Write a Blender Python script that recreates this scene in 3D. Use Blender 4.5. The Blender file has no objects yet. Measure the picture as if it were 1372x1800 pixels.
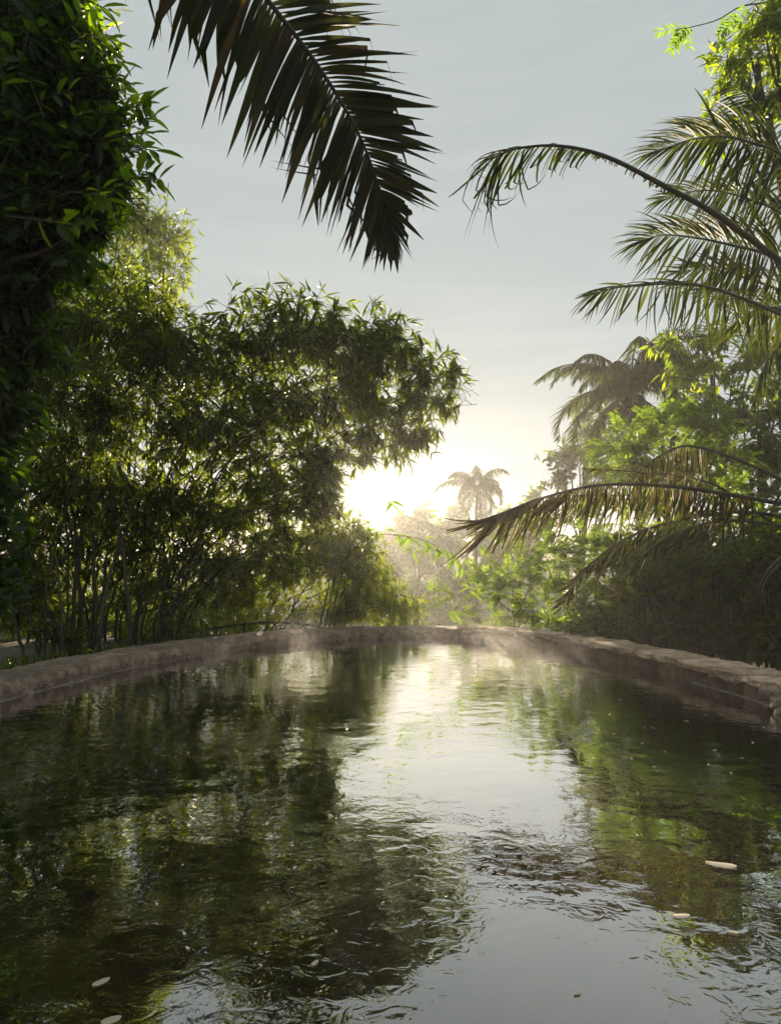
import bpy, math, random
import numpy as np
from mathutils import Vector, Matrix, noise

random.seed(7)
rng = np.random.default_rng(11)
R = math.radians
scene = bpy.context.scene
C = scene.collection

# ------------------------------------------------------------------ camera
F_PX, PITCH, CAM_H = 1150.0, R(5.2), 1.2
cam_d = bpy.data.cameras.new('camera')
cam = bpy.data.objects.new('camera', cam_d); C.objects.link(cam)
cam_d.sensor_fit = 'VERTICAL'; cam_d.sensor_height = 36.0; cam_d.lens = 36.0 * F_PX / 1800
cam_d.clip_start = 0.05; cam_d.clip_end = 3000
cam.location = (0, 0, CAM_H); cam.rotation_euler = (R(90) + PITCH, 0, 0)
scene.camera = cam

# ------------------------------------------------------------------ sky and sun
SUN_EL, SUN_AZ = R(7.0), R(-3.5)           # azimuth from +Y towards +X
world = bpy.data.worlds.new('World'); scene.world = world; world.use_nodes = True
wn = world.node_tree; wn.nodes.clear()
sky = wn.nodes.new('ShaderNodeTexSky'); sky.sky_type = 'NISHITA'; sky.sun_disc = False
sky.sun_elevation = SUN_EL; sky.sun_rotation = SUN_AZ
sky.air_density = 0.9; sky.dust_density = 1.0; sky.ozone_density = 2.0; sky.altitude = 100
veil = wn.nodes.new('ShaderNodeMix'); veil.data_type = 'RGBA'; veil.inputs[0].default_value = 0.72
veil.inputs[7].default_value = (2.75, 3.12, 3.14, 1)     # thin high morning cloud over the whole sky
# thin cloud streaks
tc = wn.nodes.new('ShaderNodeTexCoord'); mp = wn.nodes.new('ShaderNodeMapping')
mp.inputs['Scale'].default_value = (2.0, 2.0, 9.0)
nz = wn.nodes.new('ShaderNodeTexNoise'); nz.inputs['Scale'].default_value = 1.6; nz.inputs['Detail'].default_value = 6
mr = wn.nodes.new('ShaderNodeMapRange'); mr.inputs[1].default_value = 0.45; mr.inputs[2].default_value = 0.75
mr.inputs[3].default_value = 0.95; mr.inputs[4].default_value = 0.985
bg = wn.nodes.new('ShaderNodeBackground'); bg.inputs[1].default_value = 0.05
wo = wn.nodes.new('ShaderNodeOutputWorld')
wn.links.new(tc.outputs['Generated'], mp.inputs[0]); wn.links.new(mp.outputs[0], nz.inputs[0])
wn.links.new(nz.outputs[0], mr.inputs[0]); wn.links.new(mr.outputs[0], veil.inputs[0])
wn.links.new(sky.outputs[0], veil.inputs[6]); wn.links.new(veil.outputs[2], bg.inputs[0])
wn.links.new(bg.outputs[0], wo.inputs[0])
vc = wn.nodes.new('ShaderNodeMix'); vc.data_type = 'RGBA'; vc.inputs[6].default_value = (2.98, 3.36, 3.36, 1); vc.inputs[7].default_value = (3.32, 3.64, 3.60, 1)
mp2 = wn.nodes.new('ShaderNodeMapping'); mp2.inputs['Scale'].default_value = (1.4, 1.4, 11.0); mp2.inputs['Rotation'].default_value = (.12, .08, 0)
nz2 = wn.nodes.new('ShaderNodeTexNoise'); nz2.inputs['Scale'].default_value = 1.9; nz2.inputs['Detail'].default_value = 7; nz2.inputs['Distortion'].default_value = .8
mr2 = wn.nodes.new('ShaderNodeMapRange'); mr2.inputs[1].default_value = .42; mr2.inputs[2].default_value = .72
wn.links.new(tc.outputs['Generated'], mp2.inputs[0]); wn.links.new(mp2.outputs[0], nz2.inputs[0]); wn.links.new(nz2.outputs[0], mr2.inputs[0])
wn.links.new(mr2.outputs[0], vc.inputs[0]); wn.links.new(vc.outputs[2], veil.inputs[7])

sun_d = bpy.data.lights.new('sun', 'SUN'); sun_d.energy = 5.0; sun_d.angle = R(0.5); sun_d.color = (1, 0.79, 0.55)
sun = bpy.data.objects.new('sun', sun_d); C.objects.link(sun)
sv = Vector((math.sin(SUN_AZ) * math.cos(SUN_EL), math.cos(SUN_AZ) * math.cos(SUN_EL), math.sin(SUN_EL)))
sun.rotation_euler = sv.to_track_quat('Z', 'Y').to_euler(); sun.location = (0, 0, 20)

scene.view_settings.view_transform = 'Standard'; scene.view_settings.look = 'None'
scene.view_settings.exposure = 1.7; scene.view_settings.gamma = 1.0
scene.view_settings.use_curve_mapping = False
scene.render.engine = 'CYCLES'
cy = scene.cycles
cy.use_denoising = True; cy.max_bounces = 7; cy.diffuse_bounces = 3; cy.glossy_bounces = 3
cy.transmission_bounces = 4; cy.volume_bounces = 1; cy.transparent_max_bounces = 8
cy.sample_clamp_indirect = 6; cy.caustics_reflective = False; cy.caustics_refractive = False

# ------------------------------------------------------------------ helpers
cp, sp_ = math.cos(PITCH), math.sin(PITCH)
def pix(x, y, d):
    """world point seen at photo pixel x,y standing d metres ahead"""
    u, v = (x - 686) / F_PX, (900 - y) / F_PX
    dx, dy, dz = u, cp - v * sp_, sp_ + v * cp
    s = d / dy
    return Vector((dx * s, d, CAM_H + dz * s))
def pr(px, d): return px * d / F_PX        # pixels to metres at depth d

def tag(o, label=None, cat=None, group=None, kind=None):
    if label: o['label'] = label
    if cat: o['category'] = cat
    if group: o['group'] = group
    if kind: o['kind'] = kind
    return o
def empty(name, loc, label, cat, group=None):
    o = bpy.data.objects.new(name, None); C.objects.link(o); o.location = loc; o.empty_display_size = 0.2
    return tag(o, label, cat, group)
def np_mesh(name, V, Q, smooth=False, T=None):
    me = bpy.data.meshes.new(name)
    V = np.asarray(V, np.float32).reshape(-1, 3)
    Q = np.asarray(Q, np.int32).reshape(-1, 4) if Q is not None and len(Q) else np.zeros((0, 4), np.int32)
    T = np.asarray(T, np.int32).reshape(-1, 3) if T is not None and len(T) else np.zeros((0, 3), np.int32)
    me.vertices.add(len(V)); me.vertices.foreach_set('co', V.ravel())
    n = len(Q) * 4 + len(T) * 3
    me.loops.add(n); me.loops.foreach_set('vertex_index', np.concatenate([Q.ravel(), T.ravel()]))
    me.polygons.add(len(Q) + len(T))
    st = np.concatenate([np.arange(len(Q)) * 4, len(Q) * 4 + np.arange(len(T)) * 3]).astype(np.int32)
    me.polygons.foreach_set('loop_start', st)
    if smooth: me.polygons.foreach_set('use_smooth', np.ones(len(Q) + len(T), bool))
    me.update(calc_edges=True)
    return me
def obj(name, me, mat=None, parent=None, kind=None):
    o = bpy.data.objects.new(name, me); C.objects.link(o)
    if mat and not me.materials: me.materials.append(mat)
    if parent is not None:
        o.parent = parent; o.matrix_parent_inverse = Matrix.Translation(parent_world(parent)).inverted()
    if kind: o['kind'] = kind
    return o
def parent_world(p):
    v = Vector(p.location)
    return v
class Buf:
    """collects quads / tris for one mesh"""
    def __init__(self): self.V = []; self.Q = []; self.T = []; self.n = 0
    def add(self, V, Q=None, T=None):
        V = np.asarray(V, float).reshape(-1, 3)
        self.V.append(V)
        if Q is not None and len(Q): self.Q.append(np.asarray(Q).reshape(-1, 4) + self.n)
        if T is not None and len(T): self.T.append(np.asarray(T).reshape(-1, 3) + self.n)
        self.n += len(V)
    def mesh(self, name, smooth=False):
        return np_mesh(name, np.concatenate(self.V), np.concatenate(self.Q) if self.Q else None, smooth,
                       np.concatenate(self.T) if self.T else None)
def catmull(P, n):
    P = [np.array(p, float) for p in P]
    P = [2 * P[0] - P[1]] + P + [2 * P[-1] - P[-2]]
    out = []
    m = len(P) - 3
    for k in range(n):
        s = k / (n - 1) * m; i = min(int(s), m - 1); t = s - i
        a, b, c, d = P[i:i + 4]
        out.append(0.5 * ((2 * b) + (-a + c) * t + (2 * a - 5 * b + 4 * c - d) * t * t + (-a + 3 * b - 3 * c + d) * t ** 3))
    return np.array(out)
def tube(buf, P, rad, sides=7, cap=True):
    P = np.asarray(P, float); n = len(P)
    rad = np.broadcast_to(np.asarray(rad, float), (n,))
    T = np.gradient(P, axis=0); T /= np.linalg.norm(T, axis=1)[:, None] + 1e-9
    ref = np.array([0.31, 0.87, 0.11])
    A = np.cross(T, ref); A /= np.linalg.norm(A, axis=1)[:, None] + 1e-9
    B = np.cross(T, A)
    ang = np.arange(sides) / sides * 2 * np.pi
    ring = P[:, None, :] + rad[:, None, None] * (np.cos(ang)[None, :, None] * A[:, None, :] + np.sin(ang)[None, :, None] * B[:, None, :])
    i = np.arange(n - 1)[:, None] * sides; j = np.arange(sides)[None, :]; j2 = (j + 1) % sides
    Q = np.stack([i + j, i + j2, i + sides + j2, i + sides + j], -1).reshape(-1, 4)
    V = ring.reshape(-1, 3)
    if cap:
        V = np.concatenate([V, P[:1], P[-1:]])
        c0 = n * sides; jj = np.arange(sides)
        T1 = np.stack([np.full(sides, c0), (jj + 1) % sides, jj], -1)
        T2 = np.stack([np.full(sides, c0 + 1), (n - 1) * sides + jj, (n - 1) * sides + (jj + 1) % sides], -1)
        buf.add(V, Q, np.concatenate([T1, T2]))
    else: buf.add(V, Q)
def unit(A): return A / (np.linalg.norm(A, axis=-1, keepdims=True) + 1e-9)

# leaf templates: rows of (t along, half width), fold (rib below edges), droop
LANCE = [(0, .0), (.22, .42), (.55, .5), (.8, .3), (1, 0)]
OVAL = [(0, .04), (.25, .4), (.55, .5), (.82, .32), (1, .02)]
ROUND = [(0, .06), (.4, .5), (.8, .4), (1, .05)]
DIAM = [(0, .02), (.5, .5), (1, 0)]
def leaf_template(rows, fold=.16, droop=.15):
    V = []; Q = []
    for t, w in rows:
        for s in (-1, 0, 1):
            V.append((t, s * w, abs(s) * w * fold * 2 - droop * t * t))
    for k in range(len(rows) - 1):
        b = 3 * k
        Q += [(b, b + 1, b + 4, b + 3), (b + 1, b + 2, b + 5, b + 4)]
    return np.array(V), np.array(Q)
TPL = {'lance': leaf_template([(0, .03), (.3, .5), (.68, .36), (1, 0)], .12, .12), 'oval': leaf_template(OVAL, .15, .14),
       'round': leaf_template(ROUND, .1, .1), 'diam': leaf_template(DIAM, .12, .1)}
def leaves(P, D, N, L, W, tpl='lance'):
    """vectorised leaf cloud; P base, D direction, N face normal, L length, W width"""
    V0, Q0 = TPL[tpl]
    D = unit(D); S = unit(np.cross(N, D)); N = np.cross(D, S)
    L = np.asarray(L)[:, None, None]; W = np.asarray(W)[:, None, None]
    V = P[:, None, :] + V0[None, :, 0:1] * L * D[:, None, :] + V0[None, :, 1:2] * W * S[:, None, :] \
        + V0[None, :, 2:3] * (0.5 * L + 0.5 * W) * 0.9 * N[:, None, :]
    n, m = len(P), len(V0)
    Q = (np.arange(n)[:, None, None] * m + Q0[None]).reshape(-1, 4)
    return V.reshape(-1, 3), Q
def rand_dir(n): return unit(rng.normal(size=(n, 3)))
def in_blob(n, c, r):
    """points spread through an ellipsoid, thinned towards uneven edges"""
    k = max(5, n // 8)
    d = rand_dir(k); rad = rng.random(k) ** (1 / 2.4) * rng.uniform(.8, 1.16, k)
    sub = d * rad[:, None]                                   # boughs
    w = rng.random(k) ** 1.5 + .1
    a = rng.choice(k, n, p=w / w.sum())
    P = sub[a] + rng.normal(size=(n, 3)) * np.array([.24, .24, .17])
    lone = rng.random(n) < .12                               # stray twigs
    P[lone] = rand_dir(int(lone.sum())) * (rng.random(int(lone.sum())) ** .4 * 1.15)[:, None]
    return np.array(c) + P * np.array(r)

# ------------------------------------------------------------------ materials
def mat_new(name):
    m = bpy.data.materials.new(name); m.use_nodes = True
    nt = m.node_tree; nt.nodes.clear()
    out = nt.nodes.new('ShaderNodeOutputMaterial')
    return m, nt, out
def leaf_mat(name, lo, hi, trans=0.5, tcol=None, rough=0.45, spec=0.22, objrand=False, dead=None):
    m, nt, out = mat_new(name)
    g = nt.nodes.new('ShaderNodeNewGeometry'); oi = nt.nodes.new('ShaderNodeObjectInfo')
    r = oi.outputs['Random'] if objrand else g.outputs['Random Per Island']
    cr = nt.nodes.new('ShaderNodeValToRGB'); e = cr.color_ramp.elements
    e[0].color = (*lo, 1); e[1].color = (*hi, 1); e[0].position = .1; e[1].position = .85
    if dead is not None:
        x = cr.color_ramp.elements.new(0.95); x.color = (*dead, 1); e[1].position = .85
    nt.links.new(r, cr.inputs[0])
    no = nt.nodes.new('ShaderNodeTexNoise'); no.inputs['Scale'].default_value = 9; no.inputs['Detail'].default_value = 3
    geo = nt.nodes.new('ShaderNodeTexCoord'); nt.links.new(geo.outputs['Object'], no.inputs[0])
    hs = nt.nodes.new('ShaderNodeHueSaturation')
    mrn = nt.nodes.new('ShaderNodeMapRange'); mrn.inputs[3].default_value = .7; mrn.inputs[4].default_value = 1.35
    nt.links.new(no.outputs[0], mrn.inputs[0]); nt.links.new(mrn.outputs[0], hs.inputs['Value'])
    nt.links.new(cr.outputs[0], hs.inputs['Color'])
    p = nt.nodes.new('ShaderNodeBsdfPrincipled'); p.inputs['Roughness'].default_value = rough
    p.inputs['Specular IOR Level'].default_value = spec
    nt.links.new(hs.outputs[0], p.inputs['Base Color'])
    t = nt.nodes.new('ShaderNodeBsdfTranslucent')
    mc = nt.nodes.new('ShaderNodeMix'); mc.data_type = 'RGBA'; mc.blend_type = 'MULTIPLY'; mc.inputs[0].default_value = 1
    tcol = tcol or (3.2, 3.4, 1.0)
    mc.inputs[7].default_value = (*tcol, 1)
    nt.links.new(hs.outputs[0], mc.inputs[6]); nt.links.new(mc.outputs[2], t.inputs[0])
    mx = nt.nodes.new('ShaderNodeMixShader'); mx.inputs[0].default_value = trans
    nt.links.new(p.outputs[0], mx.inputs[1]); nt.links.new(t.outputs[0], mx.inputs[2]); nt.links.new(mx.outputs[0], out.inputs[0])
    return m
def rough_mat(name, cols, scale=6, bump=.5, rough=.85, detail=8, stretch=(1, 1, 1), objrand=0.0, dist=.02):
    m, nt, out = mat_new(name)
    tcn = nt.nodes.new('ShaderNodeTexCoord'); mpn = nt.nodes.new('ShaderNodeMapping'); mpn.inputs['Scale'].default_value = stretch
    geo = nt.nodes.new('ShaderNodeNewGeometry')
    nt.links.new(geo.outputs['Position'], mpn.inputs[0])
    n1 = nt.nodes.new('ShaderNodeTexNoise'); n1.inputs['Scale'].default_value = scale; n1.inputs['Detail'].default_value = detail
    n1.inputs['Roughness'].default_value = .65
    nt.links.new(mpn.outputs[0], n1.inputs[0])
    cr = nt.nodes.new('ShaderNodeValToRGB'); cr.color_ramp.elements[0].position = .3; cr.color_ramp.elements[1].position = .7
    cr.color_ramp.elements[0].color = (*cols[0], 1); cr.color_ramp.elements[1].color = (*cols[-1], 1)
    for k, c in enumerate(cols[1:-1]):
        x = cr.color_ramp.elements.new(.3 + .4 * (k + 1) / (len(cols) - 1)); x.color = (*c, 1)
    nt.links.new(n1.outputs[0], cr.inputs[0])
    col = cr.outputs[0]
    if objrand:
        oi = nt.nodes.new('ShaderNodeObjectInfo'); hs = nt.nodes.new('ShaderNodeHueSaturation')
        mm = nt.nodes.new('ShaderNodeMapRange'); mm.inputs[3].default_value = 1 - objrand; mm.inputs[4].default_value = 1 + objrand
        nt.links.new(oi.outputs['Random'], mm.inputs[0]); nt.links.new(mm.outputs[0], hs.inputs['Value'])
        nt.links.new(col, hs.inputs['Color']); col = hs.outputs[0]
    p = nt.nodes.new('ShaderNodeBsdfPrincipled'); p.inputs['Roughness'].default_value = rough
    nt.links.new(col, p.inputs['Base Color'])
    n2 = nt.nodes.new('ShaderNodeTexNoise'); n2.inputs['Scale'].default_value = scale * 4; n2.inputs['Detail'].default_value = 6
    nt.links.new(mpn.outputs[0], n2.inputs[0])
    b = nt.nodes.new('ShaderNodeBump'); b.inputs['Strength'].default_value = bump; b.inputs['Distance'].default_value = dist
    nt.links.new(n2.outputs[0], b.inputs['Height']); nt.links.new(b.outputs[0], p.inputs['Normal'])
    nt.links.new(p.outputs[0], out.inputs[0])
    return m
M = {
 'bamboo': leaf_mat('bamboo_leaf', (.013, .023, .005), (.040, .056, .010), .56, (7.0, 6.4, 1.1)),
 'bamboo_lime': leaf_mat('bamboo_leaf_sunlit', (.040, .066, .009), (.085, .11, .016), .55, (5.2, 4.8, .9)),  # lighter copy of the bamboo leaf, sunlit look put into the green
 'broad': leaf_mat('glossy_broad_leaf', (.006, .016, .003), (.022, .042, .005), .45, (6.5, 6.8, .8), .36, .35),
 'broad_one': leaf_mat('glossy_broad_leaf_sunlit', (.020, .044, .005), (.058, .095, .009), .55, (6.5, 6.0, .7), .34, .4, True),  # brighter copy for edge leaves, sun glow painted into the colour
 'lime': leaf_mat('lime_leaf', (.06, .10, .012), (.12, .155, .02), .58, (3.7, 3.7, .8)),
 'fern': leaf_mat('feathery_leaf', (.045, .085, .012), (.085, .13, .022), .5, (3.3, 3.2, .9)),
 'mid': leaf_mat('tree_leaf', (.026, .050, .011), (.062, .092, .018), .45, (4.0, 4.2, 1.0)),
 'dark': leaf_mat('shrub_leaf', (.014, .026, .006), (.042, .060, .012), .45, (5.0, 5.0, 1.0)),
 'frond_brown': leaf_mat('weathered_frond', (.018, .022, .011), (.032, .038, .016), .34, (2.8, 2.5, 1.0), .6, .15, True, (.045, .032, .018)),
 'frond': leaf_mat('palm_leaflet', (.012, .020, .008), (.030, .042, .012), .26, (2.8, 2.8, .8), .62, .18, True, (.06, .08, .02)),
 'frond_dead': leaf_mat('dry_frond', (.020, .020, .009), (.050, .042, .020), .30, (2.3, 2.3, 1.0), .75, .1, True),
 'coco': leaf_mat('coconut_leaflet', (.022, .038, .014), (.05, .066, .022), .36, (2.4, 2.4, .9), .6, .2),
 'rachis': rough_mat('palm_stalk', [(.05, .04, .02), (.10, .085, .04)], 8, .3, .6),
 'rachis_dark': rough_mat('palm_stalk_dark', [(.02, .016, .010), (.05, .04, .02)], 8, .3, .7),
 'bark': rough_mat('bark', [(.035, .025, .017), (.10, .075, .055)], 5, .8, .95, stretch=(1, 1, .3)),
 'culm': rough_mat('bamboo_culm', [(.016, .016, .008), (.05, .045, .022)], 7, .2, .6, stretch=(1, 1, .2)),
 'twig': rough_mat('twig', [(.03, .025, .012), (.07, .055, .03)], 9, .2, .8),
 'soil': rough_mat('soil', [(.03, .024, .015), (.05, .05, .02), (.08, .065, .04)], 1.5, .8, .95),
 'hill': rough_mat('hillside_green', [(.02, .035, .014), (.05, .07, .03)], .3, .8, .95),
 'plaster': rough_mat('pool_plaster', [(.11, .07, .05), (.34, .225, .17), (.60, .43, .34)], 8, 1.0, .8, dist=.05),
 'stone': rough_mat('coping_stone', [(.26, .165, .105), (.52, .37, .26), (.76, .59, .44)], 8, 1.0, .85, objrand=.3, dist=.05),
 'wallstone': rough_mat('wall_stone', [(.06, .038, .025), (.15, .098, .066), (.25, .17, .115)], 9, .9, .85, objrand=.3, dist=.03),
 'rubble': rough_mat('rubble', [(.16, .12, .09), (.42, .34, .27)], 14, .9, .85, dist=.03),
 'lime_scale': rough_mat('mineral_line', [(.12, .10, .085), (.22, .19, .165), (.48, .44, .39)], 20, .3, .8),
 'slab': rough_mat('path_slab', [(.35, .32, .30), (.5, .47, .45)], 4, .3, .9),
 'petal': leaf_mat('petal', (.55, .46, .34), (.80, .72, .60), .25, (1.2, 1.1, 1.0), .6, .2, True),
 'grass': leaf_mat('grass', (.05, .09, .015), (.12, .15, .03), .5, (2.6, 2.6, .8)),
}

# ------------------------------------------------------------------ ground, water, pool wall
INNER = [(-3.70, -4), (-3.72, 0), (-3.70, 3), (-3.60, 6), (-3.42, 7.2), (-3.12, 8.5), (-2.50, 9.95), (-1.55, 11.15), (-.6, 11.82),
         (.2, 12.08), (1.05, 12.05), (1.85, 11.45), (2.55, 10.2), (3.02, 8.7), (3.28, 7.2), (3.40, 6), (3.50, 3), (3.52, 0), (3.5, -4)]
path = catmull([(x, y, 0) for x, y in INNER], 420)[:, :2]
# resample evenly
sl = np.concatenate([[0], np.cumsum(np.linalg.norm(np.diff(path, axis=0), axis=1))])
NP = 1400
su = np.linspace(0, sl[-1], NP)
path = np.stack([np.interp(su, sl, path[:, 0]), np.interp(su, sl, path[:, 1])], 1)
tan = np.gradient(path, axis=0); tan /= np.linalg.norm(tan, axis=1)[:, None]
nrm = np.stack([-tan[:, 1], tan[:, 0]], 1)            # outward (path runs left side -> far -> right side)
SPLIT = int(np.argmin(np.abs(path[:, 0] - 1.22) + (path[:, 1] < 11) * 9))

def ground_z(x, y):
    z = -0.30
    if y > 14.5: z -= min(9.0, (y - 14.5) * 0.30)
    if y > 62: z += min(8, (y - 62) * 0.12)
    if y < 16 and x < 0: z += 0.12
    z += 0.10 * math.sin(x * .7 + y * .3) * min(1, abs(y - 6) / 20 + .2)
    return z
def gz(p): return ground_z(p[0], p[1])
xs = np.concatenate([np.linspace(-700, -60, 12), np.linspace(-50, 50, 61), np.linspace(60, 700, 12)])
ys = np.concatenate([np.linspace(-300, -20, 8), np.linspace(-15, 100, 80), np.linspace(115, 900, 16)])
GV = np.array([[x, y, ground_z(x, y)] for y in ys for x in xs])
# keep the ground below the pool basin
ins = (np.abs(GV[:, 0]) < 3.9) & (GV[:, 1] < 12.4) & (GV[:, 1] > -5); GV[ins, 2] = -0.9
nx = len(xs)
GQ = [(j * nx + i, j * nx + i + 1, (j + 1) * nx + i + 1, (j + 1) * nx + i) for j in range(len(ys) - 1) for i in range(nx - 1)]
tag(obj('ground', np_mesh('ground', GV, GQ, True), M['soil']), kind='structure')

# water
wm, nt, out = mat_new('dark_pool_water')
pb = nt.nodes.new('ShaderNodeBsdfDiffuse'); pb.inputs['Color'].default_value = (.020, .012, .006, 1)
gl = nt.nodes.new('ShaderNodeBsdfGlossy'); gl.inputs['Roughness'].default_value = .015
lwt = nt.nodes.new('ShaderNodeLayerWeight'); lwt.inputs[0].default_value = .5
wmr = nt.nodes.new('ShaderNodeMapRange'); wmr.inputs[1].default_value = .28; wmr.inputs[2].default_value = .73; wmr.inputs[3].default_value = .03; wmr.inputs[4].default_value = .97
wmx = nt.nodes.new('ShaderNodeMixShader'); nt.links.new(lwt.outputs['Facing'], wmr.inputs[0]); nt.links.new(wmr.outputs[0], wmx.inputs[0])
nt.links.new(pb.outputs[0], wmx.inputs[1]); nt.links.new(gl.outputs[0], wmx.inputs[2])
geo = nt.nodes.new('ShaderNodeNewGeometry')
def wnoise(scale, stretch, detail, rough=.5, dist=0.0):
    mpn = nt.nodes.new('ShaderNodeMapping'); mpn.inputs['Scale'].default_value = stretch
    nt.links.new(geo.outputs['Position'], mpn.inputs[0])
    n = nt.nodes.new('ShaderNodeTexNoise'); n.inputs['Scale'].default_value = scale; n.inputs['Detail'].default_value = detail
    n.inputs['Roughness'].default_value = rough; n.inputs['Distortion'].default_value = dist
    nt.links.new(mpn.outputs[0], n.inputs[0]); return n.outputs[0]
def math_n(op, a, b):
    n = nt.nodes.new('ShaderNodeMath'); n.operation = op
    for k, x in enumerate((a, b)):
        if isinstance(x, (int, float)): n.inputs[k].default_value = x
        else: nt.links.new(x, n.inputs[k])
    return n.outputs[0]
patch = nt.nodes.new('ShaderNodeMapRange'); nt.links.new(wnoise(.55, (1, 1, 1), 1), patch.inputs[0])
patch.inputs[1].default_value = .38; patch.inputs[2].default_value = .62; patch.inputs[3].default_value = .26; patch.inputs[4].default_value = 1.0
h = math_n('ADD', math_n('MULTIPLY', wnoise(3.0, (1, 1.25, 1), 1, .5, .4), .62),
           math_n('MULTIPLY', math_n('MULTIPLY', wnoise(11, (1, 1.2, 1), 2, .55, 1.0), .27), patch.outputs[0]))
h = math_n('ADD', h, math_n('MULTIPLY', math_n('MULTIPLY', wnoise(34, (1, 1.1, 1), 1), .035), patch.outputs[0]))
bp = nt.nodes.new('ShaderNodeBump'); bp.inputs['Strength'].default_value = 1.0; bp.inputs['Distance'].default_value = .009
nt.links.new(h, bp.inputs['Height']); nt.links.new(bp.outputs[0], gl.inputs['Normal'])
nt.links.new(wmx.outputs[0], out.inputs[0])
wp = path + nrm * 0.05
WV = np.concatenate([np.c_[wp, np.zeros(NP)]]); half = NP // 2
WQ = [(k, k + 1, NP - 2 - k, NP - 1 - k) for k in range(half - 1)]
wq = np.array(WQ)[:, ::-1]
tag(obj('water', np_mesh('water', WV, wq), wm), kind='structure')

def sweep(i0, i1, prof, zfun=None, jit=0.0, step=1, name='wall', smooth=True, mat=None, parent=None):
    """profile = list of (outward offset, z); swept along the pool outline"""
    idx = np.arange(i0, i1, step); rows = []
    for i in idx:
        for k, (o, z) in enumerate(prof):
            p = path[i] + nrm[i] * o
            q = Vector((p[0] * 1.6, p[1] * 1.6, z * 5)); q2 = q * 5
            dn = noise.noise(q) * jit + noise.noise(q2) * jit * .45
            dz = noise.noise(q + Vector((9, 3, 1))) * jit * .7 + noise.noise(q2 + Vector((4, 3, 1))) * jit * .3
            q3 = q * 16
            dn += noise.noise(q3) * jit * .28; dz += noise.noise(q3 + Vector((7, 2, 5))) * jit * .22 - max(0, noise.noise(q * 2.6 + Vector((3, 3, 3))) - .25) * jit * 1.6 * (1 if z > .1 else 0)
            lock = 0 if z < 0.005 else 1
            p = p + nrm[i] * dn * lock
            rows.append((p[0], p[1], z + dz * lock))
    m, n = len(idx), len(prof)
    Q = [(a * n + b, a * n + b + 1, (a + 1) * n + b + 1, (a + 1) * n + b) for a in range(m - 1) for b in range(n - 1)]
    b = Buf(); b.add(rows, Q)
    e0 = np.array(rows[:n]); e1 = np.array(rows[-n:])
    for e in (e0, e1):
        c = e.mean(0); b.add(np.r_[e, [c]], None, [(k, k + 1, n) for k in range(n - 1)])
    return obj(name, b.mesh(name, smooth), mat, parent)
# left: rounded plastered rim
lw = empty('pool_wall', (-3.9, 6, -.3), 'rounded mossy plastered pool rim curving along the left side below the bamboo', 'wall')
prof_l = [(.02, -.9), (.01, -.02), (0, .03), (-.01, .07), (.0, .11), (.022, .142), (.055, .160), (.11, .170), (.20, .178), (.30, .182), (.42, .18), (.52, .178), (.62, .168), (.70, .13), (.74, 0), (.77, -1.0)]
# moss overlay material for the left rim
pm = M['plaster']; pnt = pm.node_tree
pr_n = [n for n in pnt.nodes if n.type == 'BSDF_PRINCIPLED'][0]
src = pr_n.inputs['Base Color'].links[0].from_socket
ng = pnt.nodes.new('ShaderNodeNewGeometry'); sx = pnt.nodes.new('ShaderNodeSeparateXYZ'); pnt.links.new(ng.outputs['Normal'], sx.inputs[0])
mn = pnt.nodes.new('ShaderNodeTexNoise'); mn.inputs['Scale'].default_value = 2.2; mn.inputs['Detail'].default_value = 7
pnt.links.new(ng.outputs['Position'], mn.inputs[0])
m1 = pnt.nodes.new('ShaderNodeMath'); m1.operation = 'MULTIPLY_ADD'; pnt.links.new(mn.outputs[0], m1.inputs[0]); m1.inputs[1].default_value = 2.2; m1.inputs[2].default_value = -1.5
m2 = pnt.nodes.new('ShaderNodeMath'); m2.operation = 'ADD'; m2.use_clamp = True; pnt.links.new(m1.outputs[0], m2.inputs[0]); pnt.links.new(sx.outputs[2], m2.inputs[1])
m3 = pnt.nodes.new('ShaderNodeMath'); m3.operation = 'MULTIPLY'; pnt.links.new(m2.outputs[0], m3.inputs[0]); m3.inputs[1].default_value = .75
mixm = pnt.nodes.new('ShaderNodeMix'); mixm.data_type = 'RGBA'; mixm.inputs[7].default_value = (.085, .09, .05, 1)
pnt.links.new(m3.outputs[0], mixm.inputs[0]); pnt.links.new(src, mixm.inputs[6]); pnt.links.new(mixm.outputs[2], pr_n.inputs['Base Color'])
sweep(0, SPLIT, prof_l, jit=.032, name='rim', mat=M['plaster'], parent=lw)
ml = sweep(120, SPLIT - 190, [(-.020, .001), (-.022, .008), (-.010, .011), (.03, .011)], jit=0.004, step=1, name='mineral_line', mat=M['lime_scale'], parent=lw)
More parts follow.
